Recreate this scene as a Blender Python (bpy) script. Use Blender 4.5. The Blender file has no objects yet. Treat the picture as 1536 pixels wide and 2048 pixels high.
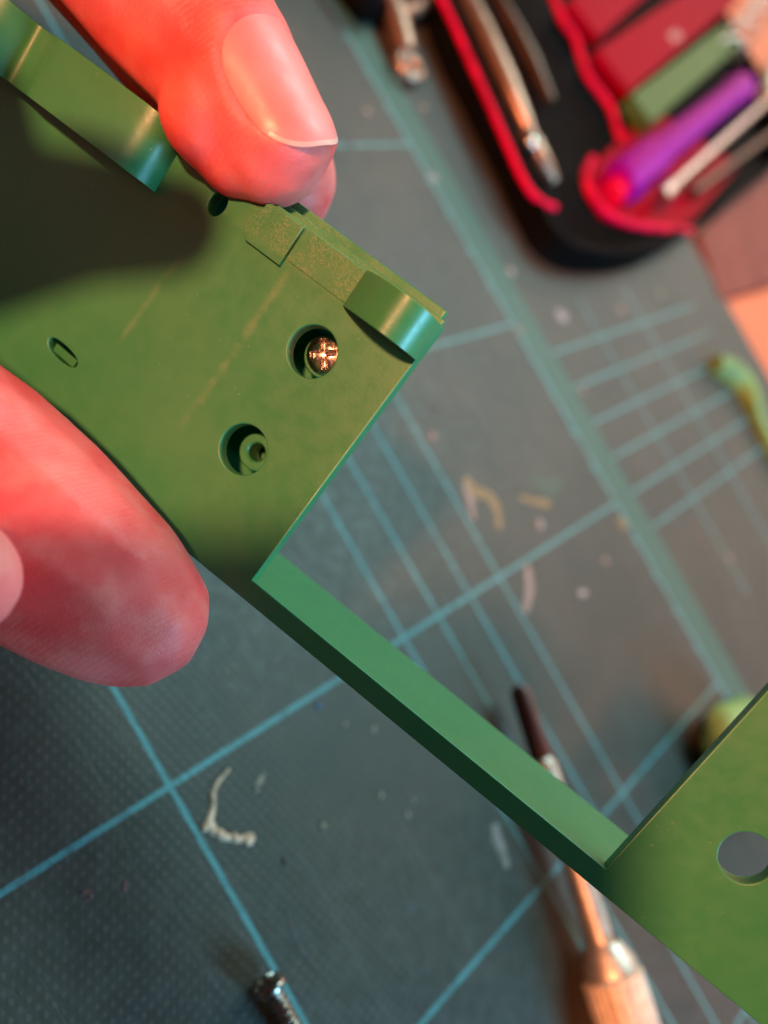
import bpy, bmesh, math, random
from mathutils import Vector, Matrix, noise
random.seed(7)
MM = 0.001
sc = bpy.context.scene
col = sc.collection

# ---------------------------------------------------------------- camera
FPX, AL, RO = 1636.48, 0.8465, 0.5201
PX, PY = 783.0, 1191.0
ca, sa = math.cos(AL), math.sin(AL)
FW = Vector((0, ca, -sa)); U0 = Vector((0, sa, ca)); XA = Vector((1, 0, 0))
RI = U0 * math.cos(RO) + XA * math.sin(RO)
UP = U0 * math.sin(RO) - XA * math.cos(RO)
CAM = Vector((12.44, -104.70, 109.71))
cd = bpy.data.cameras.new('camera')
cam = bpy.data.objects.new('camera', cd)
col.objects.link(cam)
m = Matrix((RI, UP, -FW)).transposed().to_4x4()
m.translation = CAM * MM
cam.matrix_world = m
cd.sensor_fit = 'VERTICAL'
cd.sensor_height = 36.0
cd.sensor_width = 27.0
cd.lens = FPX / 2048 * 36.0
cd.shift_x = -(PX - 768) / 2048
cd.shift_y = (PY - 1024) / 2048
cd.clip_start = 0.005
cd.clip_end = 20
cd.dof.use_dof = True
cd.dof.focus_distance = 0.0815
cd.dof.aperture_fstop = cd.lens / (2 * 1.15)
sc.camera = cam

# ---------------------------------------------------------------- world, lamps, exposure
w = bpy.data.worlds.new('World'); sc.world = w; w.use_nodes = True
bg = w.node_tree.nodes['Background']
bg.inputs['Color'].default_value = (1.0, 0.86, 0.74, 1)
bg.inputs['Strength'].default_value = 0.03

def aim(o, target):
    o.rotation_euler = (Vector(target) - o.location).to_track_quat('-Z', 'Y').to_euler()

# warm desk lamp behind and above the photographer
ld = bpy.data.lights.new('desk_lamp', 'SPOT')
ld.energy = 43; ld.color = (1.0, 0.395, 0.18); ld.shadow_soft_size = 0.034
ld.spot_size = math.radians(75); ld.spot_blend = 0.4
lamp = bpy.data.objects.new('desk_lamp', ld); col.objects.link(lamp)
lamp.location = (Vector((5, -40, 40)) + Vector((-0.135, -0.675, 0.725)) * 800) * MM
aim(lamp, (0.02, 0.06, 0.0))
# cool window to the right of the desk
wd = bpy.data.lights.new('window_light', 'AREA')
wd.shape = 'RECTANGLE'; wd.size = 0.30; wd.size_y = 0.34
wd.energy = 15; wd.color = (0.22, 0.66, 1.0)
win = bpy.data.objects.new('window_light', wd); col.objects.link(win)
win.location = (0.95, 0.16, 0.50)
aim(win, (0, 0, 0.03))
# broad pale room light from the far side of the desk
rd_ = bpy.data.lights.new('room_light', 'AREA')
rd_.shape = 'RECTANGLE'; rd_.size = 0.9; rd_.size_y = 0.7
rd_.energy = 29; rd_.color = (0.47, 0.92, 0.94)
room = bpy.data.objects.new('room_light', rd_); col.objects.link(room)
room.location = (-0.40, 1.02, 1.40)
aim(room, (0, 0.1, 0))
# added area light for the warm veil on the mat, no wall built
gd = bpy.data.lights.new('veil_light', 'AREA')
gd.shape = 'RECTANGLE'; gd.size = 2.6; gd.size_y = 0.8
gd.energy = 15; gd.color = (1.0, 0.69, 0.53)
glow = bpy.data.objects.new('veil_light', gd); col.objects.link(glow)
glow.location = (0.15, 1.75, 0.72)
aim(glow, (0, 0.1, 0))

sc.view_settings.view_transform = 'Standard'
sc.view_settings.look = 'None'
sc.view_settings.exposure = 0.0
sc.view_settings.gamma = 1.0
sc.cycles.use_denoising = True
sc.cycles.max_bounces = 8

# ---------------------------------------------------------------- helpers
def ray(px, py):
    return FW + RI * ((px - PX) / FPX) - UP * ((py - PY) / FPX)
def at(px, py, z):                     # world point (mm) at a depth from the lens
    return CAM + ray(px, py) * z
def on(px, py, z=0.0):                 # world point (mm) on a level plane
    r = ray(px, py); t = (z - CAM.z) / r.z
    return CAM + r * t

def tag(o, label, cat, group=None, kind=None):
    if label: o['label'] = label
    if cat: o['category'] = cat
    if group: o['group'] = group
    if kind: o['kind'] = kind
    return o
def empty(name, loc):
    o = bpy.data.objects.new(name, None); o.location = Vector(loc) * MM
    o.empty_display_size = 0.01; col.objects.link(o); return o
def link(name, me, mat, parent=None, angle=35, world=False):
    """link a mesh; world=True: vertices are world metres although it has a parent"""
    o = bpy.data.objects.new(name, me); col.objects.link(o)
    if mat: me.materials.append(mat)
    if parent:
        o.parent = parent
        if world: o.matrix_parent_inverse = parent_matrix(parent).inverted()
    if angle is not None:
        for p in me.polygons: p.use_smooth = True
        me.set_sharp_from_angle(angle=math.radians(angle))
        if angle <= 40:
            wn = o.modifiers.new('weighted_normals', 'WEIGHTED_NORMAL'); wn.keep_sharp = True; wn.weight = 60
    return o
def parent_matrix(p):
    return p.matrix_basis.copy() if p.parent is None else parent_matrix(p.parent) @ p.matrix_parent_inverse @ p.matrix_basis
def to_mesh(bm, name):
    bmesh.ops.scale(bm, vec=(MM, MM, MM), verts=bm.verts)
    bmesh.ops.recalc_face_normals(bm, faces=bm.faces)
    me = bpy.data.meshes.new(name); bm.to_mesh(me); bm.free(); return me
def bevel(bm, r, seg=2, ang=30):
    es = [e for e in bm.edges if len(e.link_faces) == 2 and e.calc_face_angle(0) > math.radians(ang)]
    if es and r > 0:
        bmesh.ops.bevel(bm, geom=es, offset=r, segments=seg, affect='EDGES', profile=0.5, clamp_overlap=True)
def box(lo, hi, r=0.2, seg=2):
    bm = bmesh.new()
    bmesh.ops.create_cube(bm, size=1)
    for v in bm.verts:
        for i in range(3): v.co[i] = lo[i] if v.co[i] < 0 else hi[i]
    bevel(bm, r, seg); return bm
def prism(pts, z0, z1, r=0.2, frame=None, seg=2):
    """polygon (2d, mm) extruded between z0 and z1; frame maps (a,b,c)->xyz"""
    bm = bmesh.new()
    a = [bm.verts.new((p[0], p[1], z0)) for p in pts]
    b = [bm.verts.new((p[0], p[1], z1)) for p in pts]
    n = len(pts)
    bm.faces.new(a[::-1]); bm.faces.new(b)
    for i in range(n): bm.faces.new((a[i], a[(i+1) % n], b[(i+1) % n], b[i]))
    bmesh.ops.recalc_face_normals(bm, faces=bm.faces)
    bevel(bm, r, seg)
    if frame:
        for v in bm.verts: v.co = Vector(frame(*v.co))
    return bm
def lathe(prof, n=32, bm=None, mtx=None):
    bm = bm or bmesh.new(); rings = []; new = []
    for (r, z) in prof:
        if r < 1e-6: rings.append([bm.verts.new((0, 0, z))])
        else: rings.append([bm.verts.new((r*math.cos(2*math.pi*k/n), r*math.sin(2*math.pi*k/n), z)) for k in range(n)])
        new += rings[-1]
    for a, b in zip(rings, rings[1:]):
        for k in range(n):
            k2 = (k+1) % n
            if len(a) == 1 and len(b) == 1: continue
            if len(a) == 1: bm.faces.new((a[0], b[k], b[k2]))
            elif len(b) == 1: bm.faces.new((a[k], a[k2], b[0]))
            else: bm.faces.new((a[k], a[k2], b[k2], b[k]))
    if mtx:
        for v in new: v.co = mtx @ v.co
    return bm
def along(p, q):
    """matrix whose z axis runs from p towards q, origin at p"""
    p = Vector(p); d = (Vector(q) - p).normalized()
    mt = d.to_track_quat('Z', 'Y').to_matrix().to_4x4(); mt.translation = p; return mt
def tube(pts, rad, n=10, bm=None):
    """swept tube through points (mm)"""
    bm = bm or bmesh.new(); rings = []
    pts = [Vector(p) for p in pts]; up = Vector((0, 0, 1))
    for i, p in enumerate(pts):
        d = (pts[min(i+1, len(pts)-1)] - pts[max(i-1, 0)]).normalized()
        if abs(d.dot(up)) > 0.95: up = Vector((1, 0, 0))
        x = up.cross(d).normalized(); y = d.cross(x); up = y
        r = rad[i] if isinstance(rad, (list, tuple)) else rad
        rings.append([bm.verts.new(p + x*r*math.cos(2*math.pi*k/n) + y*r*math.sin(2*math.pi*k/n)) for k in range(n)])
    for a, b in zip(rings, rings[1:]):
        for k in range(n): bm.faces.new((a[k], a[(k+1) % n], b[(k+1) % n], b[k]))
    bm.faces.new(rings[0][::-1]); bm.faces.new(rings[-1]); return bm
def flat_plate(outer, holes, z0, z1, bev, name):
    """2d outline with holes -> solid plate with rounded edges, via a filled curve"""
    cu = bpy.data.curves.new(name, 'CURVE'); cu.dimensions = '2D'; cu.fill_mode = 'BOTH'
    for pts in [outer] + holes:
        s = cu.splines.new('POLY'); s.points.add(len(pts) - 1); s.use_cyclic_u = True
        for p, q in zip(s.points, pts): p.co = (q[0], q[1], 0, 1)
    cu.extrude = (z1 - z0) / 2 - bev; cu.bevel_depth = bev; cu.bevel_resolution = 2; cu.offset = -bev
    o = bpy.data.objects.new('tmp', cu); col.objects.link(o)
    bpy.context.view_layer.update()
    me = bpy.data.meshes.new_from_object(o.evaluated_get(bpy.context.evaluated_depsgraph_get()))
    bpy.data.objects.remove(o); bpy.data.curves.remove(cu)
    bm = bmesh.new(); bm.from_mesh(me); bpy.data.meshes.remove(me)
    bmesh.ops.remove_doubles(bm, verts=bm.verts, dist=0.002)
    for v in bm.verts: v.co.z += (z0 + z1) / 2
    return to_mesh(bm, name)
def ngon(cx, cy, r, n=48, sx=1, sy=1, rot=0):
    c, s = math.cos(rot), math.sin(rot); out = []
    for k in range(n):
        x, y = r*sx*math.cos(2*math.pi*k/n), r*sy*math.sin(2*math.pi*k/n)
        out.append((cx + x*c - y*s, cy + x*s + y*c))
    return out
def smooth_loop(pts, it=2, closed=True):
    for _ in range(it):
        out = []; n = len(pts)
        for i in range(n if closed else n - 1):
            a, b = Vector(pts[i]), Vector(pts[(i+1) % n])
            out += [a*0.75 + b*0.25, a*0.25 + b*0.75]
        if not closed: out = [Vector(pts[0])] + out + [Vector(pts[-1])]
        pts = out
    return [tuple(p) for p in pts]

# ---------------------------------------------------------------- materials
class NT:
    def __init__(s, name):
        s.m = bpy.data.materials.new(name); s.m.use_nodes = True
        s.t = s.m.node_tree; s.b = s.t.nodes['Principled BSDF']
    def n(s, typ, **kw):
        nd = s.t.nodes.new(typ)
        for k, v in kw.items(): setattr(nd, k, v)
        return nd
    def l(s, a, b): s.t.links.new(a, b)
    def math(s, op, a, b=None, c=None):
        nd = s.n('ShaderNodeMath', operation=op)
        for i, x in enumerate((a, b, c)):
            if x is None: continue
            if isinstance(x, (int, float)): nd.inputs[i].default_value = x
            else: s.l(x, nd.inputs[i])
        return nd.outputs[0]
    def coord(s, scale=1000.0):
        tc = s.n('ShaderNodeTexCoord'); mp = s.n('ShaderNodeVectorMath', operation='SCALE')
        s.l(tc.outputs['Object'], mp.inputs[0]); mp.inputs['Scale'].default_value = scale
        return mp.outputs[0]
    def noise(s, vec, scale, detail=3, rough=0.55, dist=0):
        nd = s.n('ShaderNodeTexNoise'); s.l(vec, nd.inputs['Vector'])
        nd.inputs['Scale'].default_value = scale; nd.inputs['Detail'].default_value = detail
        nd.inputs['Roughness'].default_value = rough; nd.inputs['Distortion'].default_value = dist
        return nd.outputs[0]
    def ramp(s, fac, a, b, lo=0.0, hi=1.0):
        nd = s.n('ShaderNodeMapRange', interpolation_type='SMOOTHSTEP'); s.l(fac, nd.inputs[0])
        for i, v in enumerate((a, b, lo, hi)): nd.inputs[i+1].default_value = v
        return nd.outputs[0]
    def mix(s, fac, a, b):
        nd = s.n('ShaderNodeMix', data_type='RGBA')
        if isinstance(fac, (int, float)): nd.inputs[0].default_value = fac
        else: s.l(fac, nd.inputs[0])
        for i, x in ((6, a), (7, b)):
            if isinstance(x, tuple): nd.inputs[i].default_value = (*x, 1)
            else: s.l(x, nd.inputs[i])
        return nd.outputs[2]
    def bump(s, h, strength, dist):
        nd = s.n('ShaderNodeBump'); s.l(h, nd.inputs['Height'])
        nd.inputs['Strength'].default_value = strength; nd.inputs['Distance'].default_value = dist
        s.l(nd.outputs[0], s.b.inputs['Normal']); return nd
    def set(s, **kw):
        for k, v in kw.items():
            i = s.b.inputs[k.replace('_', ' ')]
            if hasattr(v, 'is_linked'): s.l(v, i)
            elif isinstance(v, tuple) and len(v) == 3 and i.type == 'RGBA': i.default_value = (*v, 1)
            else: i.default_value = v
        return s.m

def basic(name, colr, rough=0.4, metal=0.0, var=0.25, scale=0.4, bump=0.0, bscale=3.0, **kw):
    """plain material with mottled colour, uneven gloss and fine relief"""
    t = NT(name); v = t.coord()
    nz = t.noise(v, scale, 4)
    dark = tuple(c*(1-var) for c in colr); lite = tuple(min(1, c*(1+var)) for c in colr)
    c = t.mix(t.ramp(nz, 0.3, 0.7), dark, lite)
    r = t.ramp(t.noise(v, scale*3, 3), 0.3, 0.7, max(0.02, rough-0.07), rough+0.07)
    if bump: t.bump(t.noise(v, bscale, 3), bump, 0.0002)
    return t.set(Base_Color=c, Roughness=r, Metallic=metal, **kw)

def plastic_material():
    t = NT('green_plastic'); v = t.coord()
    sep = t.n('ShaderNodeSeparateXYZ'); t.l(v, sep.inputs[0]); x, y, z = sep.outputs
    n1 = t.noise(v, 0.10, 3); n2 = t.noise(v, 5.0, 2, 0.7); n3 = t.noise(v, 0.5, 4)
    base = t.mix(t.ramp(n1, 0.35, 0.65), (0.036, 0.222, 0.080), (0.046, 0.232, 0.084))
    # two rubbed streaks that run across the plate, and a band of rough scuffing on the ledge
    def streak(x0, slope, wdt, lo, hi):
        d = t.math('ABSOLUTE', t.math('SUBTRACT', x, t.math('MULTIPLY_ADD', y, slope, x0)))
        a = t.ramp(d, wdt, 0.0)
        return t.math('MULTIPLY', a, t.math('MULTIPLY', t.ramp(y, lo-2, lo+1), t.ramp(y, hi+1, hi-1)))
    st = t.math('MAXIMUM', streak(-15.9, 0.03, 0.75, 9, 27), t.math('MULTIPLY', streak(-27.6, 0.085, 0.6, 12, 22), 0.7))
    st = t.math('MULTIPLY', st, t.math('MULTIPLY', t.ramp(n3, 0.28, 0.66), t.ramp(n2, 0.30, 0.62, 0.35, 1.0)))
    ledge = t.math('MULTIPLY', t.ramp(y, 27.2, 28.2), t.math('MULTIPLY', t.ramp(x, -24, -20), t.ramp(x, -6.5, -9)))
    ledge = t.math('MULTIPLY', t.math('MULTIPLY', ledge, t.ramp(n2, 0.42, 0.66)), t.ramp(t.noise(v, 0.38, 3), 0.36, 0.62, 0.15, 1.0))
    speck = t.math('MULTIPLY', t.ramp(t.noise(v, 1.6, 2), 0.68, 0.76), t.ramp(t.noise(v, 0.22, 2), 0.50, 0.62))
    wear = t.math('MINIMUM', t.math('ADD', t.math('ADD', t.math('MULTIPLY', st, 0.5), t.math('MULTIPLY', ledge, 0.55)), t.math('MULTIPLY', speck, 0.45)), 0.8)
    c = t.mix(wear, base, (0.20, 0.28, 0.13))
    dust = t.ramp(t.noise(v, 3.1, 1), 0.775, 0.80)
    c = t.mix(t.math('MULTIPLY', dust, 0.4), c, (0.42, 0.48, 0.36))
    rg = t.math('ADD', t.ramp(n3, 0.3, 0.7, 0.32, 0.44), t.math('MULTIPLY', wear, 0.25))
    h = t.math('ADD', t.math('MULTIPLY', t.noise(v, 2.2, 4), 0.6), t.math('MULTIPLY', t.math('MULTIPLY', ledge, n2), 2.0))
    t.bump(h, 0.14, 0.00012)
    return t.set(Base_Color=c, Roughness=rg, Subsurface_Weight=0.12, Subsurface_Radius=(0.3, 1.0, 0.4), Subsurface_Scale=0.0008, Specular_IOR_Level=0.5)

def skin_material():
    t = NT('skin'); v = t.coord()
    n1 = t.noise(v, 0.085, 3); n2 = t.noise(v, 0.5, 4, 0.6)
    n3 = t.noise(v, 0.22, 3)
    c = t.mix(t.ramp(n1, 0.36, 0.64), (0.80, 0.070, 0.062), (0.90, 0.160, 0.135))
    c = t.mix(t.ramp(n3, 0.45, 0.72, 0.0, 0.30), c, (0.88, 0.27, 0.21))
    c = t.mix(t.ramp(n2, 0.55, 0.80, 0.0, 0.30), c, (0.62, 0.050, 0.050))
    vor = t.n('ShaderNodeTexVoronoi', feature='DISTANCE_TO_EDGE'); t.l(v, vor.inputs['Vector']); vor.inputs['Scale'].default_value = 1.9
    wv = t.n('ShaderNodeTexWave', wave_type='BANDS'); t.l(v, wv.inputs['Vector'])
    wv.inputs['Scale'].default_value = 0.62; wv.inputs['Distortion'].default_value = 3.0; wv.inputs['Detail'].default_value = 1.0; wv.inputs['Detail Scale'].default_value = 0.15
    h = t.math('ADD', t.math('MULTIPLY', t.ramp(vor.outputs['Distance'], 0.0, 0.12), 0.3), t.math('MULTIPLY', wv.outputs['Fac'], 0.25))
    h = t.math('ADD', h, t.math('MULTIPLY', n2, 1.1))
    t.bump(h, 0.28, 0.00018)
    return t.set(Base_Color=c, Roughness=0.47, Subsurface_Weight=0.55, Subsurface_Radius=(1.0, 0.28, 0.18), Subsurface_Scale=0.0030, Specular_IOR_Level=0.26)

def mat_material():
    t = NT('cutting_mat_vinyl'); v = t.coord()
    sep = t.n('ShaderNodeSeparateXYZ'); t.l(v, sep.inputs[0]); x, y, z = sep.outputs
    wob = t.math('MULTIPLY', t.math('SUBTRACT', t.noise(v, 0.9, 2), 0.5), 0.28)
    xw = t.math('ADD', x, wob); yw = t.math('ADD', y, wob)
    acc = None
    def line(c, p, hw, rng=None):
        nonlocal acc
        k = t.ramp(t.math('ABSOLUTE', t.math('SUBTRACT', c, p)), hw+0.1, hw-0.06)
        if rng:
            o, a, b = rng
            k = t.math('MULTIPLY', k, t.math('MULTIPLY', t.math('GREATER_THAN', o, a), t.math('LESS_THAN', o, b)))
        acc = k if acc is None else t.math('MAXIMUM', acc, k)
    for p in (-160, -110, -60): line(yw, p, 0.40)
    for p in (-10, 0, 10, 20): line(yw, p, 0.36)
    line(yw, 70.2, 0.55)
    for p in (-180, -130, -80, -30, 20, 70, 120, 170): line(xw, p, 0.42, (y, -300, 70))
    for p in (-20, -10, 0, 10, 20, 30): line(xw, p, 0.42, (y, 79.5, 165))
    line(yw, 130, 0.40, (x, -32, 60)); line(yw, 104, 0.3, (x, -32, 60))
    tick = t.math('PINGPONG', xw, 5.0)
    line(tick, 0.0, 0.4, (y, 68.4, 70.2))
    worn = t.ramp(t.noise(v, 0.35, 5, 0.65), 0.30, 0.55, 0.45, 1.0)
    lines = t.math('MULTIPLY', acc, worn)
    band = t.math('MULTIPLY', t.ramp(y, 70.4, 71.0), t.ramp(y, 79.8, 79.0))
    # embossed dot grain of the vinyl
    rot = t.n('ShaderNodeVectorRotate', rotation_type='Z_AXIS'); t.l(v, rot.inputs['Vector']); rot.inputs['Angle'].default_value = math.radians(75)
    s2 = t.n('ShaderNodeSeparateXYZ'); t.l(rot.outputs[0], s2.inputs[0])
    px = t.math('SINE', t.math('MULTIPLY', s2.outputs[0], 2*math.pi/1.35)); py = t.math('SINE', t.math('MULTIPLY', s2.outputs[1], 2*math.pi/1.35))
    dots = t.ramp(t.math('MULTIPLY', t.math('MULTIPLY_ADD', px, 0.5, 0.5), t.math('MULTIPLY_ADD', py, 0.5, 0.5)), 0.25, 0.85)
    n1 = t.noise(v, 0.03, 4, 0.6); n2 = t.noise(v, 0.4, 4, 0.6)
    base = t.mix(t.ramp(n1, 0.35, 0.65), (0.041, 0.035, 0.027), (0.062, 0.047, 0.035))
    base = t.mix(t.ramp(n2, 0.45, 0.8, 0, 0.25), base, (0.10, 0.085, 0.07))
    base = t.mix(t.math('MULTIPLY', t.math('MULTIPLY', dots, t.ramp(t.noise(v, 0.16, 4, 0.65), 0.36, 0.64, 0.15, 1.0)), 0.24), base, (0.22, 0.105, 0.100))  # pinkish dot tops: wear and glints on the bumps put into the colour
    c = t.mix(t.math('MULTIPLY', band, 0.75), base, (0.050, 0.115, 0.085))
    c = t.mix(t.math('MULTIPLY', lines, 0.85), c, (0.092, 0.25, 0.255))
    cuts = None
    for ang, sd_ in ((0.4, 3.0), (1.3, 17.0), (2.2, 41.0)):
        mp = t.n('ShaderNodeMapping'); t.l(v, mp.inputs['Vector']); mp.inputs['Rotation'].default_value = (0, 0, ang); mp.inputs['Location'].default_value = (sd_, sd_*2, 0); mp.inputs['Scale'].default_value = (0.012, 0.55, 1)
        k_ = t.ramp(t.math('ABSOLUTE', t.math('SUBTRACT', t.noise(mp.outputs[0], 1.0, 1), 0.5)), 0.007, 0.0)
        k_ = t.math('MULTIPLY', k_, t.ramp(t.noise(mp.outputs[0], 0.35, 1), 0.52, 0.60))
        cuts = k_ if cuts is None else t.math('MAXIMUM', cuts, k_)
    c = t.mix(t.math('MULTIPLY', cuts, 0.35), c, (0.11, 0.10, 0.09))
    rg = t.ramp(n2, 0.3, 0.7, 0.42, 0.56)
    t.bump(t.math('ADD', t.math('MULTIPLY', dots, 1.0), t.math('SUBTRACT', t.math('MULTIPLY', n2, 0.5), t.math('MULTIPLY', cuts, 0.8))), 0.22, 0.00018)
    return t.set(Base_Color=c, Roughness=rg, Specular_IOR_Level=0.36)

def wood_material():
    t = NT('varnished_wood'); v = t.coord()
    st = t.n('ShaderNodeMapping'); t.l(v, st.inputs['Vector']); st.inputs['Scale'].default_value = (0.02, 0.35, 0.35)
    g = t.noise(st.outputs[0], 1.0, 5, 0.6, 0.6)
    c = t.mix(t.ramp(g, 0.3, 0.7), (0.66, 0.090, 0.014), (0.84, 0.135, 0.026))
    t.bump(g, 0.15, 0.0003)
    return t.set(Base_Color=c, Roughness=0.38)

M = {}
M['green'] = plastic_material()
M['skin'] = skin_material()
M['mat'] = mat_material()
M['wood'] = wood_material()
M['nail'] = basic('nail', (0.82, 0.20, 0.175), 0.42, var=0.10, scale=0.15, bump=0.10, bscale=1.2, Subsurface_Weight=0.25, Subsurface_Radius=(1.0, 0.4, 0.3), Subsurface_Scale=0.001)
M['nail_edge'] = basic('nail_edge', (0.72, 0.36, 0.29), 0.35, var=0.08, bump=0.1)
M['steel'] = basic('steel', (0.78, 0.74, 0.72), 0.22, 1.0, var=0.12, scale=0.6, bump=0.1)
M['screw'] = basic('screw_steel', (0.72, 0.58, 0.50), 0.24, 1.0, var=0.2, scale=1.5, bump=0.06, bscale=3)
M['dark_screw'] = basic('dark_screw_steel', (0.42, 0.33, 0.29), 0.26, 1.0, var=0.25, scale=1.2)
M['copper'] = basic('copper_tone_metal', (0.80, 0.60, 0.47), 0.52, 0.5, var=0.15, scale=0.5)
M['black'] = basic('black_rubber', (0.006, 0.005, 0.005), 0.5, var=0.3, IOR=1.06)
M['red'] = basic('red_plastic', (0.36, 0.001, 0.014), 0.35, var=0.2, IOR=1.06)
M['redglow'] = basic('bright_red_rubber', (0.78, 0.004, 0.045), 0.35, var=0.3, scale=0.15, IOR=1.1)
M['olive'] = basic('olive_anodised', (0.085, 0.13, 0.030), 0.45, 0.0, var=0.15, IOR=1.2)
M['purple'] = basic('purple_anodised', (0.36, 0.001, 0.26), 0.3, 0.0, var=0.15, IOR=1.12)
M['dull_copper'] = basic('dull_copper', (0.52, 0.27, 0.19), 0.42, 0.9, var=0.2, scale=0.3)
M['warm_steel'] = basic('warm_steel', (0.66, 0.50, 0.42), 0.48, 0.9, var=0.12, scale=0.6)
M['brown'] = basic('brown_steel_rod', (0.09, 0.035, 0.018), 0.3, 0.5, var=0.2)
M['card'] = basic('brown_card', (0.27, 0.060, 0.042), 0.6, var=0.15, scale=0.05, IOR=1.2)
M['clay'] = basic('green_clay', (0.23, 0.40, 0.14), 0.55, var=0.3, scale=0.12, bump=0.5, bscale=0.6)
M['strip'] = basic('green_offcut', (0.19, 0.30, 0.075), 0.5, var=0.25, scale=0.15, bump=0.4, bscale=0.8)
M['phone'] = basic('phone_body', (0.012, 0.012, 0.014), 0.35, var=0.1)
M['print'] = basic('pale_print', (0.75, 0.40, 0.34), 0.5, var=0.1)
M['darkred'] = basic('dark_red_handle', (0.13, 0.018, 0.012), 0.35, var=0.25)
PAINT = {k: basic('paint_' + k, tuple(x*(0.60 if k == 'cream' else 0.38) + (0 if k == 'cream' else 0.02) for x in c), 0.55, var=0.25, scale=0.8, bump=0.5, bscale=1.5) for k, c in dict(
    pink=(0.62, 0.36, 0.29), tan=(0.52, 0.33, 0.20), yellow=(0.50, 0.27, 0.055), red=(0.20, 0.035, 0.025),
    brown=(0.085, 0.045, 0.040), green=(0.10, 0.12, 0.045), blue=(0.03, 0.14, 0.36), pale=(0.70, 0.50, 0.48), cream=(1.0, 0.55, 0.36)).items()}

# ---------------------------------------------------------------- table, mat and the marks on it
me = to_mesh(box((-900, -700, -28), (900, 1100, -3.0), 1.0), 'tabletop')
tag(link('tabletop', me, M['wood']), None, None, kind='structure')
mo = link('cutting_mat', to_mesh(box((-330, -330, -3.0), (330, 190.5, 0.0), 0.5), 'cutting_mat'), M['mat'])
tag(mo, 'dark green cutting mat with worn pale grid lines and dried paint marks', 'cutting mat')

def blob(px, py, rx, ry, rot, color, h=0.18, n=14, name='paint_fleck', rough=0.35):
    """dried paint stuck to the mat: an uneven low dome (radii in mm)"""
    c = on(px, py); bm = bmesh.new(); sd = random.random()*50
    ring = []
    for f, z in ((1.0, -0.02), (0.86, 0.7), (0.45, 1.0)):
        rr = []
        for k in range(n):
            a = 2*math.pi*k/n
            q = 1 + rough*noise.noise((math.cos(a)*1.6 + sd, math.sin(a)*1.6, sd)) + 0.5*rough*noise.noise((math.cos(a)*4, math.sin(a)*4 + sd, sd))
            u, v = rx*f*q*math.cos(a), ry*f*q*math.sin(a)
            rr.append(bm.verts.new((c.x + u*math.cos(rot) - v*math.sin(rot), c.y + u*math.sin(rot) + v*math.cos(rot), h*z)))
        ring.append(rr)
    for a, b in zip(ring, ring[1:]):
        for k in range(n): bm.faces.new((a[k], a[(k+1) % n], b[(k+1) % n], b[k]))
    bm.faces.new(ring[-1])
    return link(name, to_mesh(bm, name), PAINT[color], mo, 60)
def smear(pts, widths, color, h=0.2, name='paint_smear'):
    """a ragged line of dried paint through picture points lying on the mat"""
    P = smooth_loop([tuple(on(*p)) for p in pts], 2, False)
    rows = []; bm = bmesh.new(); sd = random.random()*40
    for i, p in enumerate(P):
        f = i/(len(P)-1)*(len(widths)-1); k = min(int(f), len(widths)-2); wd_ = widths[k]*(1-f+k) + widths[k+1]*(f-k)
        d = (Vector(P[min(i+1, len(P)-1)]) - Vector(P[max(i-1, 0)])).normalized(); s = Vector((-d.y, d.x, 0))
        a = wd_*(0.75 + 0.9*abs(noise.noise((i*0.9, sd, 0)))); b = wd_*(0.75 + 0.9*abs(noise.noise((i*0.9, sd, 9))))
        hh = h*(0.5 + abs(noise.noise((i*0.7, sd, 3)))*1.5)
        c = Vector(p)
        rows.append([bm.verts.new(c + s*a + Vector((0, 0, -0.02))), bm.verts.new(c + s*a*0.6 + Vector((0, 0, hh))), bm.verts.new(c - s*b*0.6 + Vector((0, 0, hh))), bm.verts.new(c - s*b + Vector((0, 0, -0.02)))])
    for a, b in zip(rows, rows[1:]):
        for k in range(3): bm.faces.new((a[k], a[k+1], b[k+1], b[k]))
    return link(name, to_mesh(bm, name), PAINT[color], mo, 60)

smear([(458, 1538), (424, 1578), (428, 1612), (415, 1652), (440, 1672), (478, 1680), (508, 1672)], [0.25, 0.35, 0.5, 0.75, 0.75, 0.6, 0.7], 'cream', 0.35)
for a in ((410, 1655, 0.5, 0.8), (438, 1668, 0.5, 0.6), (468, 1675, 0.5, 0.7), (496, 1682, 0.9, 0.7)):
    blob(a[0], a[1], a[2], a[3], random.random()*3, 'cream', 0.5)
smear([(932, 955), (948, 985), (970, 985), (992, 1005), (1000, 1060)], [1.0, 1.6, 1.4, 1.3, 0.5], 'yellow', 0.12)
smear([(930, 965), (940, 1000), (948, 1040)], [0.7, 1.1, 0.4], 'pink', 0.10)
smear([(1065, 950), (1100, 985), (1120, 960)], [1.6, 2.6, 1.2], 'green', 0.08)
smear([(1040, 995), (1075, 1005), (1100, 1008)], [0.6, 1.0, 1.2], 'yellow', 0.12)
smear([(1055, 1130), (1062, 1180), (1050, 1225)], [0.7, 1.4, 0.8], 'pink', 0.12)
smear([(1385, 1040), (1400, 1075), (1408, 1098)], [0.6, 1.1, 0.5], 'red', 0.12)
smear([(840, 1080+0), (845, 1082)], [0.3, 0.3], 'red', 0.1)
smear([(838, 455), (842, 480), (845, 505)], [0.6, 1.3, 0.9], 'brown', 0.1)
smear([(680, 265), (700, 290), (710, 300)], [0.7, 1.2, 0.7], 'brown', 0.1)
blob(740, 320, 1.2, 0.9, 0.3, 'brown'); blob(845, 385, 1.1, 0.9, 0.3, 'brown'); blob(868, 818, 1.6, 1.2, 0.3, 'brown'); blob(1282, 678, 2.2, 1.6, 0.3, 'brown')
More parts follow.
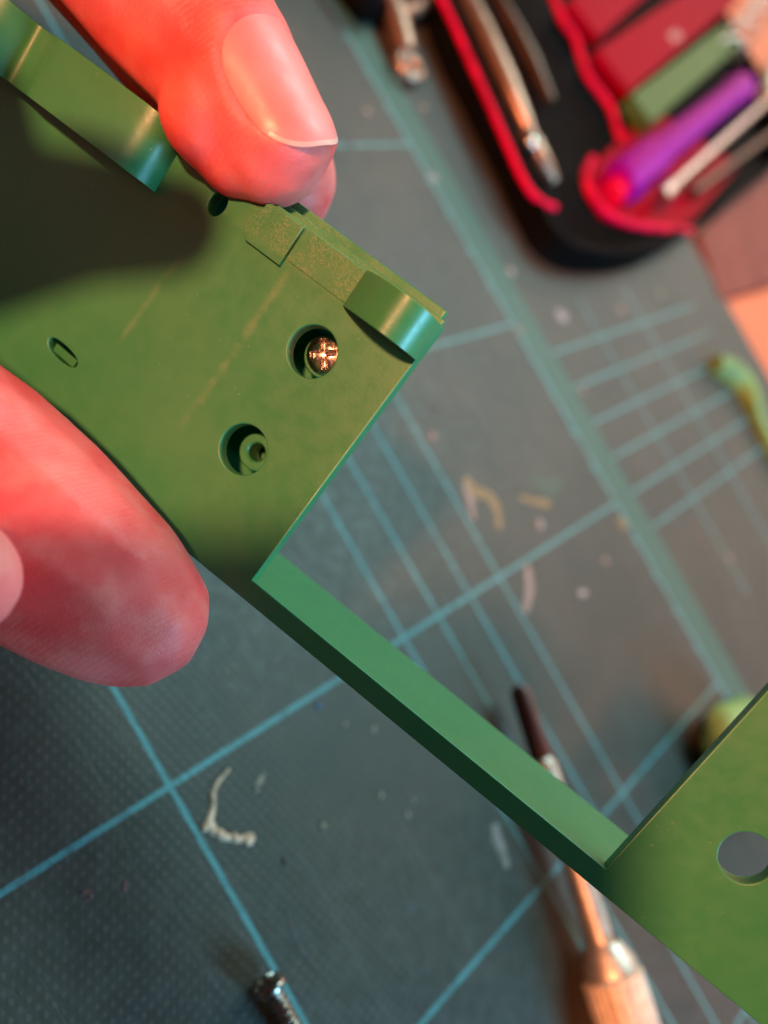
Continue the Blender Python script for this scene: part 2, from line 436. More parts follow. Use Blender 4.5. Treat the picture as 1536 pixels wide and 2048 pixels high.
for (x, y, r, c) in ((1124, 632, 2.1, 'pale'), (1242, 618, 1.5, 'pink'), (1022, 543, 1.4, 'pale'), (1320, 588, 1.7, 'tan'), (735, 222, 1.1, 'pink'), (848, 215, 1.1, 'tan'),
                     (1080, 1048, 1.3, 'pale'), (1245, 1045, 1.6, 'yellow'), (1166, 1186, 1.3, 'pale'), (1210, 1120, 1.0, 'pink'), (1458, 1117, 1.3, 'pink'), (865, 872, 1.0, 'pink'),
                     (1165, 782, 1.3, 'tan'), (868, 355, 1.3, 'pale'), (690, 1449, 0.5, 'pink'), (747, 1459, 0.7, 'tan'), (762, 1590, 0.6, 'tan'), (645, 1652, 0.6, 'tan'), (825, 1600, 0.5, 'tan'), (815, 1630, 0.6, 'pink'),
                     (512, 1582, 0.4, 'pink'), (450, 1344, 0.35, 'tan'), (636, 1411, 0.55, 'blue'), (570, 1722, 0.5, 'brown'), (1040, 660, 1.0, 'tan')):
    blob(x, y, r, r*random.uniform(0.65, 1.0), random.random()*3, c, random.uniform(0.15, 0.4))
smear([(530, 1546), (522, 1560), (512, 1572)], [0.2, 0.45, 0.3], 'tan', 0.1)
smear([(165, 1785), (180, 1800), (170, 1780)], [0.4, 0.8, 0.4], 'red', 0.1); smear([(250, 1760), (248, 1785)], [0.3, 0.4], 'red', 0.08)
smear([(575, 1828), (590, 1880), (610, 1910), (640, 1945)], [0.25, 0.4, 0.3, 0.15], 'brown', 0.08)
smear([(810, 1812), (825, 1818), (834, 1812)], [0.5, 0.7, 0.5], 'brown', 0.08)
smear([(988, 1648), (1000, 1690), (1015, 1735)], [0.7, 1.3, 0.6], 'pink', 0.12)
smear([(350, 1308), (375, 1312)], [0.3, 0.4], 'red', 0.06)

# ---------------------------------------------------------------- the green plastic frame
LU = Vector((0.9227609, 0.1913531, 0.3345089)); LV = Vector((-0.3838323, 0.5338933, 0.7534127)); LN = Vector((-0.0344242, -0.8236151, 0.5661034))
ORG = Vector((3.86678, -57.16363, 38.27551))
fr = empty('plastic_frame', ORG)
mt = Matrix((LU, LV, LN)).transposed().to_4x4(); mt.translation = ORG*MM; fr.matrix_world = mt
tag(fr, 'moulded green plastic frame with a notch, clips and screw holes, held in the fingers', 'plastic part')
def part(name, bm_or_me, parent=fr, mat='green', angle=35):
    me = bm_or_me if isinstance(bm_or_me, bpy.types.Mesh) else to_mesh(bm_or_me, name)
    return link(name, me, M[mat], parent, angle)
TH = 1.8
slot = smooth_loop([(-33.9, 6.9), (-31.5, 7.1), (-29.4, 6.6), (-29.4, 5.6), (-31.5, 5.3), (-33.4, 5.7)], 2)
outer = [(-85, -2.25), (95, -2.25), (95, 28), (45.4, 28), (45.4, 0), (0.0, 0), (0.75, 31.65), (-85, 31.65)]
holes = [ngon(-8.5, 22.3, 2.6), ngon(-8.75, 10.2, 2.62), ngon(54.1, 9.5, 2.5), slot, ngon(-25.4, 28.3, 1.05, 24, 0.9, 1.25)]
part('front_plate', flat_plate(outer, holes, -TH, 0, 0.16, 'front_plate'))
part('bottom_rail', box((-85, -2.2, -15.6), (95, -0.06, -TH+0.02), 0.25))
part('back_shell', box((-85, 0.6, -9.2), (-4.2, 30.6, -7.6), 0.3))
part('top_wall', box((-85, 30.2, -8.6), (-3.0, 31.45, -TH-0.01), 0.1))
part('rear_rail', box((-29.5, 30.4, -4.2), (-0.5, 33.3, -3.05), 0.2))
part('lip_rail', box((-29.0, 31.2, -2.75), (0.2, 32.35, -1.83), 0.15))
bm = box((-33.2, 5.55, -0.9), (-29.7, 6.5, -0.45), 0.15)
bmesh.ops.rotate(bm, cent=(-31.5, 6, -0.7), matrix=Matrix.Rotation(math.radians(-9), 3, 'Y'), verts=bm.verts)
part('slot_tab', bm)
# raised details along the upper edge
part('raised_pad', box((-20.7, 27.0, -0.3), (-16.1, 31.35, 0.55), 0.12))
part('ledge', box((-16.0, 27.9, -0.3), (-6.5, 31.5, 0.12), 0.06))
uv = lambda a, b, c: (a, c, b)
def arc_profile(u0, u1, h, n=22):
    c = (u0+u1)/2; a = (u1-u0)/2; R = (a*a + h*h)/(2*h); pts = []
    a0 = math.asin(min(1, a/R))
    if h > a: a0 = math.pi - a0
    for k in range(n+1):
        th = -a0 + 2*a0*k/n; pts.append((c + R*math.sin(th), h - R + R*math.cos(th)))
    return pts
pr = smooth_loop([(-8.6, -0.4), (-8.5, 0.2), (-7.6, 1.7), (-5.4, 3.9), (-2.8, 4.9), (-0.7, 4.3), (0.55, 2.6), (0.75, 0.9), (0.75, -0.4)], 3, False)
part('end_clip', prism(pr, 27.6, 31.6, 0.13, uv), angle=40)
pr = smooth_loop([(-31.9, -0.4), (-32.0, 1.6), (-33.2, 3.3), (-36.0, 3.95), (-46.0, 4.0), (-47.3, 3.4), (-48.6, 2.6), (-50.3, 2.2), (-51.2, 3.6), (-52.8, 5.2), (-56, 6.0), (-62, 5.6), (-66, 2.5), (-68, -0.4)], 2, False)
part('long_clip', prism(pr, 25.4, 31.7, 0.16, uv), angle=40)
# screw posts behind the two holes
part('screw_post', lathe([(0.95, -6.5), (0.95, -3.7), (1.15, -3.45), (1.85, -3.45), (2.0, -3.6), (2.0, -8.0)], 40, mtx=Matrix.Translation((-8.75, 10.2, 0))))
part('screw_post', lathe([(0.0, -3.7), (2.1, -3.7), (2.25, -3.9), (2.3, -8.0)], 40, mtx=Matrix.Translation((-8.6, 22.5, 0))))
def screw_head(R, h, dep):
    """dome head with a real cross recess (height field), plus its rim"""
    bm = bmesh.new(); n = 120; rr = [i/26 for i in range(0, 27)]; rings = []
    def hz(x, y):
        r = math.hypot(x, y); z = h*(1 - 0.55*(r/R)**2)
        arm = min(max(abs(x) - 0.17*R, abs(y) - 0.74*R), max(abs(y) - 0.17*R, abs(x) - 0.74*R))
        cone = r - 0.30*R
        d = min(arm, cone)/R
        k = min(1, max(0, -d/0.07)); k = k*k*(3-2*k)
        return z - dep*k*(1 - 0.55*r/R)
    for f in rr:
        if f == 0: rings.append([bm.verts.new((0, 0, hz(0, 0)))]); continue
        rings.append([bm.verts.new((R*f*math.cos(2*math.pi*k/n), R*f*math.sin(2*math.pi*k/n), hz(R*f*math.cos(2*math.pi*k/n), R*f*math.sin(2*math.pi*k/n)))) for k in range(n)])
    rings.append([bm.verts.new((R*1.03*math.cos(2*math.pi*k/n), R*1.03*math.sin(2*math.pi*k/n), h*0.2)) for k in range(n)])
    rings.append([bm.verts.new((R*0.98*math.cos(2*math.pi*k/n), R*0.98*math.sin(2*math.pi*k/n), 0)) for k in range(n)])
    for a, b in zip(rings, rings[1:]):
        for k in range(n):
            k2 = (k+1) % n
            if len(a) == 1: bm.faces.new((a[0], b[k], b[k2]))
            else: bm.faces.new((a[k], a[k2], b[k2], b[k]))
    bm.faces.new(rings[-1]); return bm
bm = screw_head(2.02, 1.05, 1.0)
bmesh.ops.transform(bm, matrix=Matrix.Translation((-8.45, 22.75, -3.7)) @ Matrix.Rotation(math.radians(38), 4, 'Z'), verts=bm.verts)
part('cross_head_screw', bm, mat='screw', angle=50)['label'] = 'shiny steel cross head screw sunk in its hole'

# ---------------------------------------------------------------- the hand
def chain(stations, steps=9, flat=None):
    """stations: (px, py, depth, radius mm) -> list of (point, radius)"""
    P = [(at(a, b, c), r) for a, b, c, r in stations]; out = []
    for (p, r), (q, s) in zip(P, P[1:]):
        for k in range(steps): f = k/steps; out.append((p.lerp(q, f), r*(1-f) + s*f))
    out.append(P[-1]); return out
def chain_w(stations, steps=9):
    """the same with stations (u, v, w, radius) in the frame's own directions"""
    P = [(ORG + LU*u + LV*v + LN*w_, r) for u, v, w_, r in stations]; out = []
    for (p, r), (q, s_) in zip(P, P[1:]):
        for k in range(steps): f = k/steps; out.append((p.lerp(q, f), r*(1-f) + s_*f))
    out.append(P[-1]); return out
OCCLUDER = [(-26.6, 33.4, 41, 4.9), (-35, 28.8, 41, 6.4), (-45, 21.5, 42, 9.4), (-61.5, 28.5, 43, 14.5), (-82, 16, 43, 17)]  # unseen finger-like shape added to cast the shadow across the plate
def add_balls(bm, lst, sq=None):
    for p, r in lst:
        mtx = Matrix.Translation(p)
        if sq:
            d, k = sq; d = Vector(d).normalized(); mtx = mtx @ Matrix.Scale(k, 4, d)
        bmesh.ops.create_icosphere(bm, subdivisions=2, radius=r, matrix=mtx)
INDEX = [(545, 287, 80.0, 6.0), (510, 232, 79.0, 6.35), (468, 160, 79.6, 7.0), (405, 75, 80.0, 8.0), (335, -25, 80.0, 9.2), (215, -190, 77, 9.6), (60, -400, 75, 9.8), (-180, -700, 73, 10), (-620, -980, 68, 11), (-1150, -700, 60, 12), (-1350, 0, 53, 15)]
MIDDLE = [(556, 356, 97, 7.2), (520, 290, 96, 7.9), (430, 170, 93, 8.4), (300, 0, 91, 8.8), (100, -240, 88, 9.2), (-160, -600, 84, 9.8), (-620, -800, 75, 10.5), (-1150, -500, 64, 12), (-1350, 50, 56, 15)]
LITTLE = [(-330, -420, 98, 6.2), (-460, -480, 90, 6.8), (-700, -520, 80, 7.6), (-1150, -200, 68, 12)]
THUMB = [(262, 1220, 82, 8.1), (212, 1184, 81.5, 9.3), (130, 1128, 81, 10.4), (30, 1050, 80.5, 11.4), (-100, 955, 79, 12.0), (-300, 830, 74, 12.0), (-600, 700, 64, 13), (-1250, 420, 52, 17)]
KNUCKLE = [(-92, 1152, 66, 5.4), (-180, 1160, 66, 6.6), (-330, 1130, 65, 7.4), (-620, 980, 60, 8.5), (-1200, 650, 54, 12)]
PALM = [(-1250, 120, 50, 15), (-1250, 420, 54, 17), (-1900, 350, 58, 20), (-2900, 500, 62, 22)]
bm = bmesh.new()
add_balls(bm, chain(INDEX)); add_balls(bm, chain(MIDDLE)); add_balls(bm, chain_w(OCCLUDER)); add_balls(bm, chain(LITTLE))
add_balls(bm, chain(THUMB), (FW, 0.86)); add_balls(bm, chain(KNUCKLE)); add_balls(bm, chain(PALM))
# flesh pads and the folds beside the nail
add_balls(bm, [(at(480, 296, 80.5), 4.9), (at(430, 225, 79), 5.6), (at(552, 318, 80.5), 4.6)])
hand_base = at(-1500, 350, 55)
bmesh.ops.translate(bm, vec=-hand_base, verts=bm.verts)
me = to_mesh(bm, 'hand')
tmp = bpy.data.objects.new('tmp', me); col.objects.link(tmp)
md = tmp.modifiers.new('r', 'REMESH'); md.mode = 'VOXEL'; md.voxel_size = 0.00055
md = tmp.modifiers.new('s', 'SMOOTH'); md.factor = 0.5; md.iterations = 14
bpy.context.view_layer.update()
hm = bpy.data.meshes.new_from_object(tmp.evaluated_get(bpy.context.evaluated_depsgraph_get()))
bpy.data.objects.remove(tmp)
hm.name = 'hand'
hand = link('hand', hm, None, None, None)
for p in hm.polygons: p.use_smooth = True
hm.materials.clear(); hm.materials.append(M['skin'])
hand.location = hand_base*MM
tag(hand, 'reddish bare hand pinching the green plastic frame between fingers and thumb', 'hand')

tip = at(545, 287, 80.0); back = at(468, 160, 79.6)
side = RI*0.83 + UP*0.56
NA = (tip - back).normalized()
nn = side*0.66 - FW*0.75
NB = (nn - NA*nn.dot(NA)).normalized(); NC = NA.cross(NB)
NLEN, NEXT, NHALF = 12.2, 4.4, 0.98
def nail_R(al_):
    return (6.15 - 0.105*al_ if al_ < 0 else 0.35 + math.sqrt(max(5.8**2 - (al_*0.72)**2, 4))) - 0.004*max(0, -al_ - 4)**2
def nail_rho(al_, ang):
    """0 at the middle of the nail, 1 on its outline"""
    y = (al_ - (NEXT - NLEN/2))/(NLEN/2); x = ang/NHALF
    return (abs(x)**2.7 + abs(y)**2.7)**(1/2.7)
vv = [(v.co/MM + hand_base) for v in hm.vertices]
for i, p in enumerate(vv):           # sink the nail bed and raise the fold of skin round it
    q = p - tip; al_ = q.dot(NA); rad = q - NA*al_
    if rad.length < 2 or rad.length > 12 or al_ > NEXT + 1.0 or al_ < -16 or rad.dot(NB) < -3: continue
    rho = nail_rho(al_, math.atan2(rad.dot(NC), rad.dot(NB))); R = nail_R(al_)
    if rho < 1.02: tgt = R - 0.16; k = 1.0
    elif rho < 1.5:
        e = (rho - 1.02)/0.48; tgt = R + 0.24*math.sin(min(1, e*2.2)*math.pi/2); k = (1 - e)**1.5
    else: continue
    k *= min(1, max(0, (NEXT + 1.0 - al_)/2.4))
    hm.vertices[i].co += rad.normalized()*((tgt - rad.length)*k)*MM
def nail_patch(name, thick=0.3):
    """curved oval nail plate; the outer rows at the tip are the pale free edge"""
    bm = bmesh.new(); NR, NS = 16, 64; rings = [[None]]
    def pt(rho, t):
        cx, cy = math.cos(t), math.sin(t); k = (abs(cx)**2.7 + abs(cy)**2.7)**(-1/2.7)
        ang = rho*k*cx*NHALF; al_ = rho*k*cy*NLEN/2 + NEXT - NLEN/2
        return tip + NA*al_ + (NB*math.cos(ang) + NC*math.sin(ang))*(nail_R(al_) + 0.06 - 0.12*rho**4)
    rings[0] = [bm.verts.new(pt(0, 0))]
    for r in range(1, NR+1): rings.append([bm.verts.new(pt(r/NR, 2*math.pi*k/NS)) for k in range(NS)])
    for r in range(NR):
        for k in range(NS):
            k2 = (k+1) % NS; a, b = rings[r], rings[r+1]
            fc = bm.faces.new((a[0], b[k], b[k2]) if r == 0 else (a[k], b[k], b[k2], a[k2]))
            fc.material_index = 1 if (r >= NR-1 and math.sin(2*math.pi*(k+0.5)/NS) > 0.55) else 0
    bmesh.ops.recalc_face_normals(bm, faces=bm.faces)
    bmesh.ops.solidify(bm, geom=bm.faces[:], thickness=thick)
    bmesh.ops.translate(bm, vec=-hand_base, verts=bm.verts)
    o = link(name, to_mesh(bm, name), M['nail'], hand, 60)
    o.data.materials.append(M['nail_edge']); return o
nail_patch('fingernail')

# ---------------------------------------------------------------- the phone that takes the picture (its shadow corner lies on the mat)
def phone_pt(x, y, z): return CAM + RI*x + UP*y - FW*z
def rrect(x0, y0, x1, y1, r, n=8):
    out = []
    for cx, cy, a0 in ((x1-r, y1-r, 0), (x0+r, y1-r, 90), (x0+r, y0+r, 180), (x1-r, y0+r, 270)):
        for k in range(n+1):
            a = math.radians(a0 + 90*k/n); out.append((cx + r*math.cos(a), cy + r*math.sin(a)))
    return out
ph = empty('smartphone', phone_pt(0, 0, 5))
def ptf(a, b, c): return phone_pt(a, b, c) - phone_pt(0, 0, 5)
link('body', to_mesh(prism(rrect(-60, -131, 13.2, 16.0, 11), 1.5, 9.8, 0.8, ptf), 'body'), M['phone'], ph)
tag(ph, 'dark smartphone whose rounded corner casts the shadow on the mat', 'phone')

# ---------------------------------------------------------------- tool case at the back
H = 8.5
tc_ = empty('tool_case', on(1170, 552)); base = Vector(on(1170, 552))
bot = [on(*p) for p in ((760, -220), (820, -30), (877, 135), (931, 237), (981, 338), (1029, 445), (1060, 505), (1105, 538), (1170, 550), (1250, 542), (1330, 500), (1385, 462))]
bot2 = [(p.x - base.x, p.y - base.y) for p in bot]
far = [(-70 - base.x, 330 - base.y), (-180 - base.x, 330 - base.y)]
outl = smooth_loop(bot2 + far, 1)
link('case_body', flat_plate(outl, [], 0.0, 2.0, 0.4, 'case_floor'), M['black'], tc_)
def offset_loop(pts, d):
    n = len(pts); out = []
    for i in range(n):
        a, b = Vector(pts[i-1]), Vector(pts[(i+1) % n]); t = (b-a).normalized(); out.append((pts[i][0] - t.y*d, pts[i][1] + t.x*d))
    return out
area = sum(outl[i-1][0]*outl[i][1] - outl[i][0]*outl[i-1][1] for i in range(len(outl)))
sg = 1 if area > 0 else -1
link('case_wall', flat_plate(offset_loop(outl, 0.3*sg), [offset_loop(outl, 2.6*sg)], 1.9, H, 0.5, 'case_wall'), M['black'], tc_)
def loc(px, py, z): p = on(px, py, z) - base; return p
lip = [loc(x, y, H-0.3) for x, y in ((840, -80), (885, 0), (938, 118), (992, 237), (1049, 372), (1085, 408), (1110, 415))]
link('red_lip', to_mesh(tube(smooth_loop([tuple(p) for p in lip], 2, False), 0.95, 10), 'red_lip'), M['redglow'], tc_)
rim = [loc(x, y, H) for x, y in ((1090, -60), (1108, 0), (1128, 50), (1150, 72), (1160, 110), (1172, 150), (1200, 185), (1222, 215), (1232, 255), (1245, 285))]
link('red_rim', to_mesh(tube(smooth_loop([tuple(p) for p in rim], 2, False), 1.15, 10), 'red_rim'), M['redglow'], tc_)
rim = [loc(x, y, H-1) for x, y in ((1185, 318), (1170, 345), (1176, 385), (1205, 422), (1245, 446), (1300, 456), (1380, 462))]
link('red_rim', to_mesh(tube(smooth_loop([tuple(p) for p in rim], 2, False), 1.25, 10), 'red_rim'), M['redglow'], tc_)
# red insert floor that fills the end of the case
ins = [(loc(x, y, 5.0).x, loc(x, y, 5.0).y) for x, y in ((1190, 330), (1182, 375), (1215, 425), (1255, 445), (1372, 455), (1480, 330), (1300, 210))]
link('red_insert', to_mesh(prism(ins, 2.0, 5.0, 0.4), 'red_insert'), M['red'], tc_)
tag(tc_, 'black tool case with bright red scalloped lining at the mat edge', 'tool case')

def rod(name, p, q, prof, mat, label, cat, n=24, group=None):
    mtx = along(p, q); L_ = (Vector(q)-Vector(p)).length
    o_ = Vector(p); bm = lathe([(r, z*L_) for r, z in prof], n, mtx=Matrix.Translation(-o_) @ mtx)
    o = link(name, to_mesh(bm, name), M[mat]); o.location = o_*MM
    if label: tag(o, label, cat, group)
    return o
def bar(name, p, q, wdt, hgt, mat, label, cat, r=0.4):
    """rectangular bar from p to q"""
    p, q = Vector(p), Vector(q); d = (q-p); L_ = d.length; d.normalize(); s = Vector((0, 0, 1)).cross(d).normalized(); u = d.cross(s)
    bm = box((0, -wdt/2, 0), (L_, wdt/2, hgt), r)
    mtx = Matrix((d, s, u)).transposed().to_4x4(); bmesh.ops.transform(bm, matrix=mtx, verts=bm.verts)
    o = link(name, to_mesh(bm, name), M[mat]); o.location = p*MM
    if label: tag(o, label, cat)
    return o
# pinkish steel plier jaw lying in the front channel
pj = empty('steel_pliers', on(1040, 250, 3)); pb = on(1040, 250, 3)
def pin(name, pts, rad, mat='dull_copper', n=12):
    bm = tube([on(x, y, z) - pb for x, y, z in pts], rad, n); return link(name, to_mesh(bm, name), M[mat], pj, 50)
pin('handle', [(915, -40, 6), (965, 60, 6.5), (1010, 160, 6.5), (1045, 240, 6), (1062, 275, 5.5)], [2.6, 3.0, 3.2, 2.6, 1.8])
pin('handle', [(985, -20, 6), (1030, 60, 6), (1062, 120, 5.5), (1100, 205, 5)], [2.0, 2.6, 2.6, 1.8], 'brown')
pin('jaw', [(1048, 262, 5.5), (1064, 290, 6), (1088, 330, 5), (1108, 362, 4)], [1.8, 3.0, 2.4, 1.4])
link('pivot', to_mesh(lathe([(0, 1.6), (1.4, 1.3), (2.0, 0.2), (2.0, -1)], 20, mtx=Matrix.Translation(on(1062, 285, 8.5) - pb)), 'pivot'), M['steel'], pj, 50)
tag(pj, 'coppery steel pliers lying in the front channel of the black case', 'pliers')
# coloured tools in the red half of the case
bar('red_driver_handle', on(1150, 60, 5), on(1330, -90, 5), 15, 4.5, 'red', 'short red driver handle topmost in the case', 'handle', 1.2)
rd = bar('red_driver_handle', on(1205, 165, 5), on(1440, -15, 5), 17, 5.0, 'red', 'broad red driver handle with pale lettering beside the olive bar', 'handle', 1.2)
bar('olive_bar', on(1255, 245, 5), on(1440, 92, 5), 11, 6.0, 'olive', 'flat olive green bar between red handle and purple driver', 'metal bar', 0.6)
pd = empty('purple_driver', on(1230, 360, 6)); pdb = on(1230, 360, 6)
def pdp(name, p, q, prof, n, mat):
    L_ = (q-p).length; bm = lathe([(r, z*L_) for r, z in prof], n, mtx=along(p - pdb, q - pdb)); return link(name, to_mesh(bm, name), M[mat], pd, 25)
a_, b_ = on(1232, 372, 7.5), on(1480, 178, 7.5)
pdp('hex_grip', a_, b_, [(0, 0), (5.6, 0), (6.6, 0.03), (6.6, 0.22), (5.2, 0.27), (5.2, 0.9), (6.4, 0.94), (6.4, 1.0), (0, 1.0)], 8, 'purple')
pdp('end_cap', on(1222, 392, 6.5), on(1258, 352, 7.5), [(0, 0), (3.4, 0.0), (3.8, 0.2), (3.8, 1)], 24, 'redglow')
tag(pd, 'shiny purple faceted driver grip in the red end of the case', 'driver')
rod('steel_shaft', on(1322, 392, 11), on(1560, 178, 11), [(0, 0), (2.2, 0.0), (2.5, 0.02), (2.5, 0.06), (1.75, 0.07), (1.75, 1), (0, 1)], 'steel', 'slim bright steel shaft lying beside the purple driver', 'metal rod')
rod('dark_rod', on(1385, 385, 8), on(1580, 240, 8), [(0, 0), (1.7, 0), (1.7, 1), (0, 1)], 'brown', 'thin dark brown rod at the right edge of the case', 'metal rod')
# coil spring
c0, c1 = on(1440, 120, 7), on(1560, -40, 7); ax = (c1-c0).normalized(); sx = Vector((0, 0, 1)).cross(ax).normalized(); sy = ax.cross(sx)
pts = []
for k in range(0, 150):
    th = k*2*math.pi/24; pts.append(ax*(c1-c0).length*k/150 + sx*5.2*math.cos(th) + sy*5.2*math.sin(th) + Vector((0, 0, 3)))
sp = link('coil_spring', to_mesh(tube(pts, 0.85, 8), 'coil_spring'), M['copper'], None, 60); sp.location = c0*MM
tag(sp, 'shiny coil spring at the top right beyond the olive bar', 'spring')
kb = rod('brass_knob', on(1530, 190, 6), on(1545, 130, 8), [(0, 0), (3.5, 0), (4.2, 0.25), (4.2, 0.75), (3.3, 1), (0, 1)], 'copper', 'rounded coppery knob beside the spring and steel shaft', 'knob')
# pale lettering on the broad red handle
cu = bpy.data.curves.new('lettering', 'FONT'); cu.body = 'MAX'; cu.size = 6.0*MM; cu.extrude = 0.05*MM; cu.align_x = 'CENTER'; cu.align_y = 'CENTER'
to = bpy.data.objects.new('tmp', cu); col.objects.link(to); bpy.context.view_layer.update()
tm = bpy.data.meshes.new_from_object(to.evaluated_get(bpy.context.evaluated_depsgraph_get())); bpy.data.objects.remove(to)
d_ = (on(1440, -15, 5) - on(1205, 165, 5)).normalized(); s_ = Vector((0, 0, 1)).cross(d_).normalized()
tl = link('lettering', tm, M['print'], rd, None)
mm_ = Matrix((d_, s_, Vector((0, 0, 1)))).transposed().to_4x4(); mm_.translation = (on(1352, 72, 10.06) - on(1205, 165, 5))*MM
tl.matrix_basis = mm_

# steel clamp with a hole, lying in front of the case
cl = empty('steel_clamp', on(815, 130)); cb = on(815, 130)
def clp(name, pts, rad, mat='dull_copper', n=12):
    return link(name, to_mesh(tube([on(x, y, z) - cb for x, y, z in pts], rad, n), name), M[mat], cl, 50)
clp('arm', [(745, -60, 3), (775, 0, 3.4), (795, 55, 3.4), (812, 105, 3.2)], [3.2, 3.6, 3.4, 2.6])
clp('side_arm', [(790, 30, 3), (830, 20, 3.2), (868, -10, 3.2)], [2.2, 2.0, 2.0])
ring = [];
for k in range(25):
    a = 2*math.pi*k/24; ring.append(on(817, 133, 2.4) - cb + Vector((3.4*math.cos(a), 3.4*math.sin(a), 0)))
link('eye', to_mesh(tube(ring, 1.3, 10), 'eye'), M['dull_copper'], cl, 50)
tag(cl, 'pinkish steel clamp arm ending in an eye, left of the case', 'clamp')
rod('grip_end', on(650, -120, 5), on(752, 22, 5), [(0, 0), (4.5, 0), (5, 0.1), (5, 0.9), (3.5, 1), (0, 1)], 'black', 'black rounded handle end at the top edge above the mat', 'handle')

# card lying on the table past the mat
cpts = [on(x, y, 0) for x, y in ((1390, 470), (1436, 600), (1700, 520), (1700, 150))]
cb2 = cpts[0].copy()
cdo = link('card_sheet', to_mesh(prism([(p.x-cb2.x, p.y-cb2.y+2.0) for p in cpts], -2.99, 0.6, 0.2), 'card_sheet'), M['card']); cdo.location = Vector((cb2.x, cb2.y, 0))*MM
tag(cdo, 'brown card sheet on the orange table right of the case', 'card')

# curled green offcut at the right edge
sb = on(1450, 780)
spts = [on(x, y, 0) - sb for x, y in ((1418, 735), (1445, 748), (1475, 775), (1497, 815), (1512, 860), (1540, 905), (1570, 950))]
prof = smooth_loop([(p.x, p.y) for p in spts], 2, False)
bm = bmesh.new(); rows = []
for i, p in enumerate(prof):
    f = i/(len(prof)-1); wv_ = 5.2 - 1.2*f + 0.8*noise.noise((i*0.3, 2, 0)); hh = 4.8 + 1.2*math.sin(f*7)
    d = (Vector(prof[min(i+1, len(prof)-1)]) - Vector(prof[max(i-1, 0)])).normalized(); s = Vector((-d.y, d.x))
    c = Vector(p); a = c - s*wv_*0.5; b = c + s*wv_*0.5
    rows.append([bm.verts.new((*v, z)) for v, z in ((a, 0.02), (a, hh*0.8), (c*0.5+a*0.5, hh), (c*0.5+b*0.5, hh), (b, hh*0.7), (b, 0.02))])
for a, b in zip(rows, rows[1:]):
    for k in range(6): bm.faces.new((a[k], a[(k+1) % 6], b[(k+1) % 6], b[k]))
bm.faces.new(rows[0]); bm.faces.new(rows[-1][::-1])
so = link('green_offcut', to_mesh(bm, 'green_offcut'), M['strip'], None, 50); so.location = sb*MM
tag(so, 'curled light green offcut lying near the right edge of the mat', 'offcut')

# lump of green clay behind the right arm of the frame
kb_ = on(1440, 1512)
bm = bmesh.new(); bmesh.ops.create_icosphere(bm, subdivisions=4, radius=1)
for v in bm.verts:
    n_ = noise.noise(v.co*1.6 + Vector((3, 1, 2)))*0.13 + noise.noise(v.co*4)*0.04
    k = 1 + n_
    v.co = Vector((v.co.x*12*k, v.co.y*12*k, max(0.01, 6.6 + v.co.z*7.4*k)))
ko = link('clay_lump', to_mesh(bm, 'clay_lump'), M['clay'], None, None); ko.location = kb_*MM
for p in ko.data.polygons: p.use_smooth = True
tag(ko, 'rounded lump of green clay behind the right arm of the frame', 'clay')

# precision screwdriver under the frame
sd0, sd1 = on(1037, 1372, 5.2), on(1281, 2130, 5.2)
sv = empty('screwdriver', Vector((sd1.x, sd1.y, 0))); ax = (sd1 - sd0); TL = ax.length
sdm = Matrix.Translation(-Vector((sd1.x, sd1.y, 0))) @ along(sd0, sd1)
def sdp(name, prof, mat, n=32):
    return link(name, to_mesh(lathe(prof, n, mtx=sdm), name), M[mat], sv, 40)
def tfrac(px, py):  # distance along the driver axis of a picture point
    return (on(px, py, 5.2) - sd0).dot(ax.normalized())
t1, t2, t3, t4 = tfrac(1085, 1518), tfrac(1200, 1888), tfrac(1218, 1946), TL
sdp('blade_sleeve', [(0, 0), (1.3, 0), (1.9, 1.5), (2.0, t1-1), (1.6, t1)], 'darkred')
sdp('shaft', [(1.4, t1-0.5), (2.25, t1+1), (2.35, t2+1)], 'warm_steel')
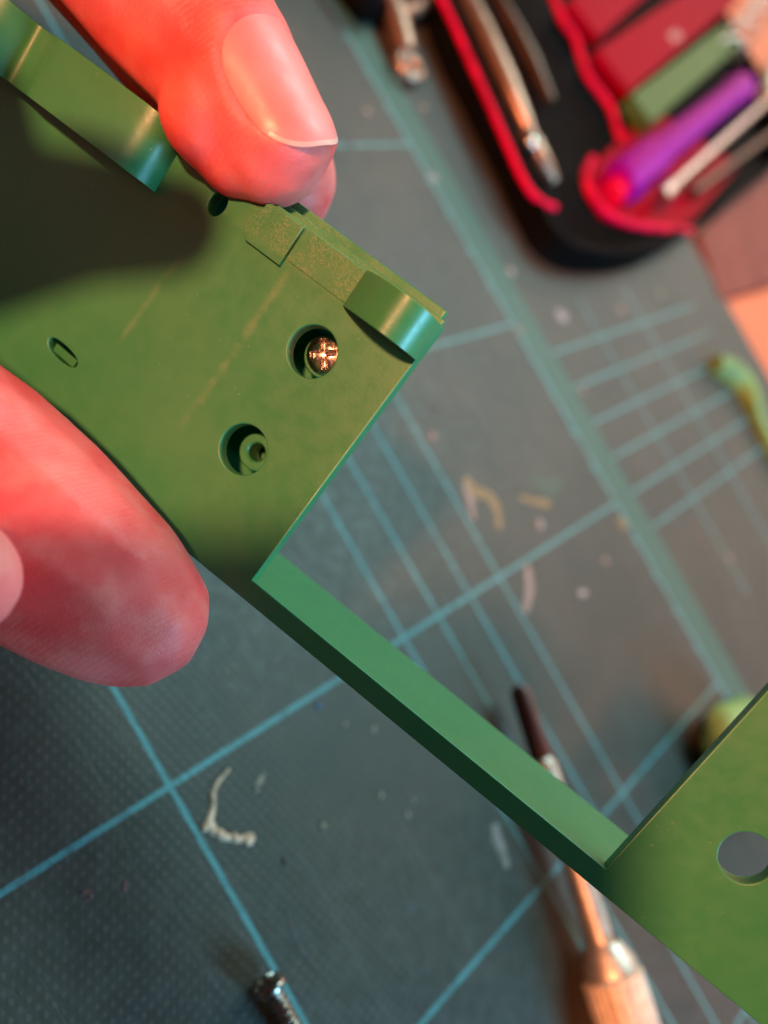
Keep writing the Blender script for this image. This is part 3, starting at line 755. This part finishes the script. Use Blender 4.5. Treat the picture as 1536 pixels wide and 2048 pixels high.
sdp('collar', [(2.3, t2-0.2), (3.2, t2), (4.6, t2+3), (4.8, t3)], 'warm_steel')
kn = []
bm = bmesh.new(); rings = []; n = 96
for (r, z) in ((4.6, t3), (5.3, t3+0.6), (5.3, t4-0.6), (4.6, t4)):
    rings.append([bm.verts.new(sdm @ Vector(((r - (0.28 if (k % 4) < 1 else 0))*math.cos(2*math.pi*k/n), (r - (0.28 if (k % 4) < 1 else 0))*math.sin(2*math.pi*k/n), z))) for k in range(n)])
for a, b in zip(rings, rings[1:]):
    for k in range(n): bm.faces.new((a[k], a[(k+1) % n], b[(k+1) % n], b[k]))
bm.faces.new(rings[0][::-1]); bm.faces.new(rings[-1])
link('knurled_grip', to_mesh(bm, 'knurled_grip'), M['copper'], sv, 30)
tag(sv, 'precision screwdriver with ribbed coppery grip lying under the frame', 'screwdriver')

# loose screw near the bottom edge
s0, s1 = on(540, 1975, 2.6), on(600, 2085, 1.4)
sb_ = Vector((s0.x, s0.y, 0)); so_ = empty('loose_screw', sb_)
mtx = Matrix.Translation(-sb_) @ along(s1, s0); L_ = (s1-s0).length
hd = screw_head(2.3, 1.5, 1.2)
bmesh.ops.transform(hd, matrix=mtx @ Matrix.Translation((0, 0, L_)), verts=hd.verts)
link('head', to_mesh(hd, 'head'), M['dark_screw'], so_, 50)
bm = bmesh.new(); n = 20; rings = []
for i in range(0, 120):
    z = L_*i/119; row = []
    for k in range(n):
        a = 2*math.pi*k/n; f = ((z/1.1) - k/n) % 1.0; r = 0.95 + 0.50*(1-abs(2*f-1))
        row.append(bm.verts.new(mtx @ Vector((r*math.cos(a), r*math.sin(a), z))))
    rings.append(row)
for a, b in zip(rings, rings[1:]):
    for k in range(n): bm.faces.new((a[k], a[(k+1) % n], b[(k+1) % n], b[k]))
bm.faces.new(rings[0][::-1]); bm.faces.new(rings[-1])
link('thread', to_mesh(bm, 'thread'), M['dark_screw'], so_, 50)
tag(so_, 'small loose cross head screw lying on the mat at the bottom edge', 'screw')
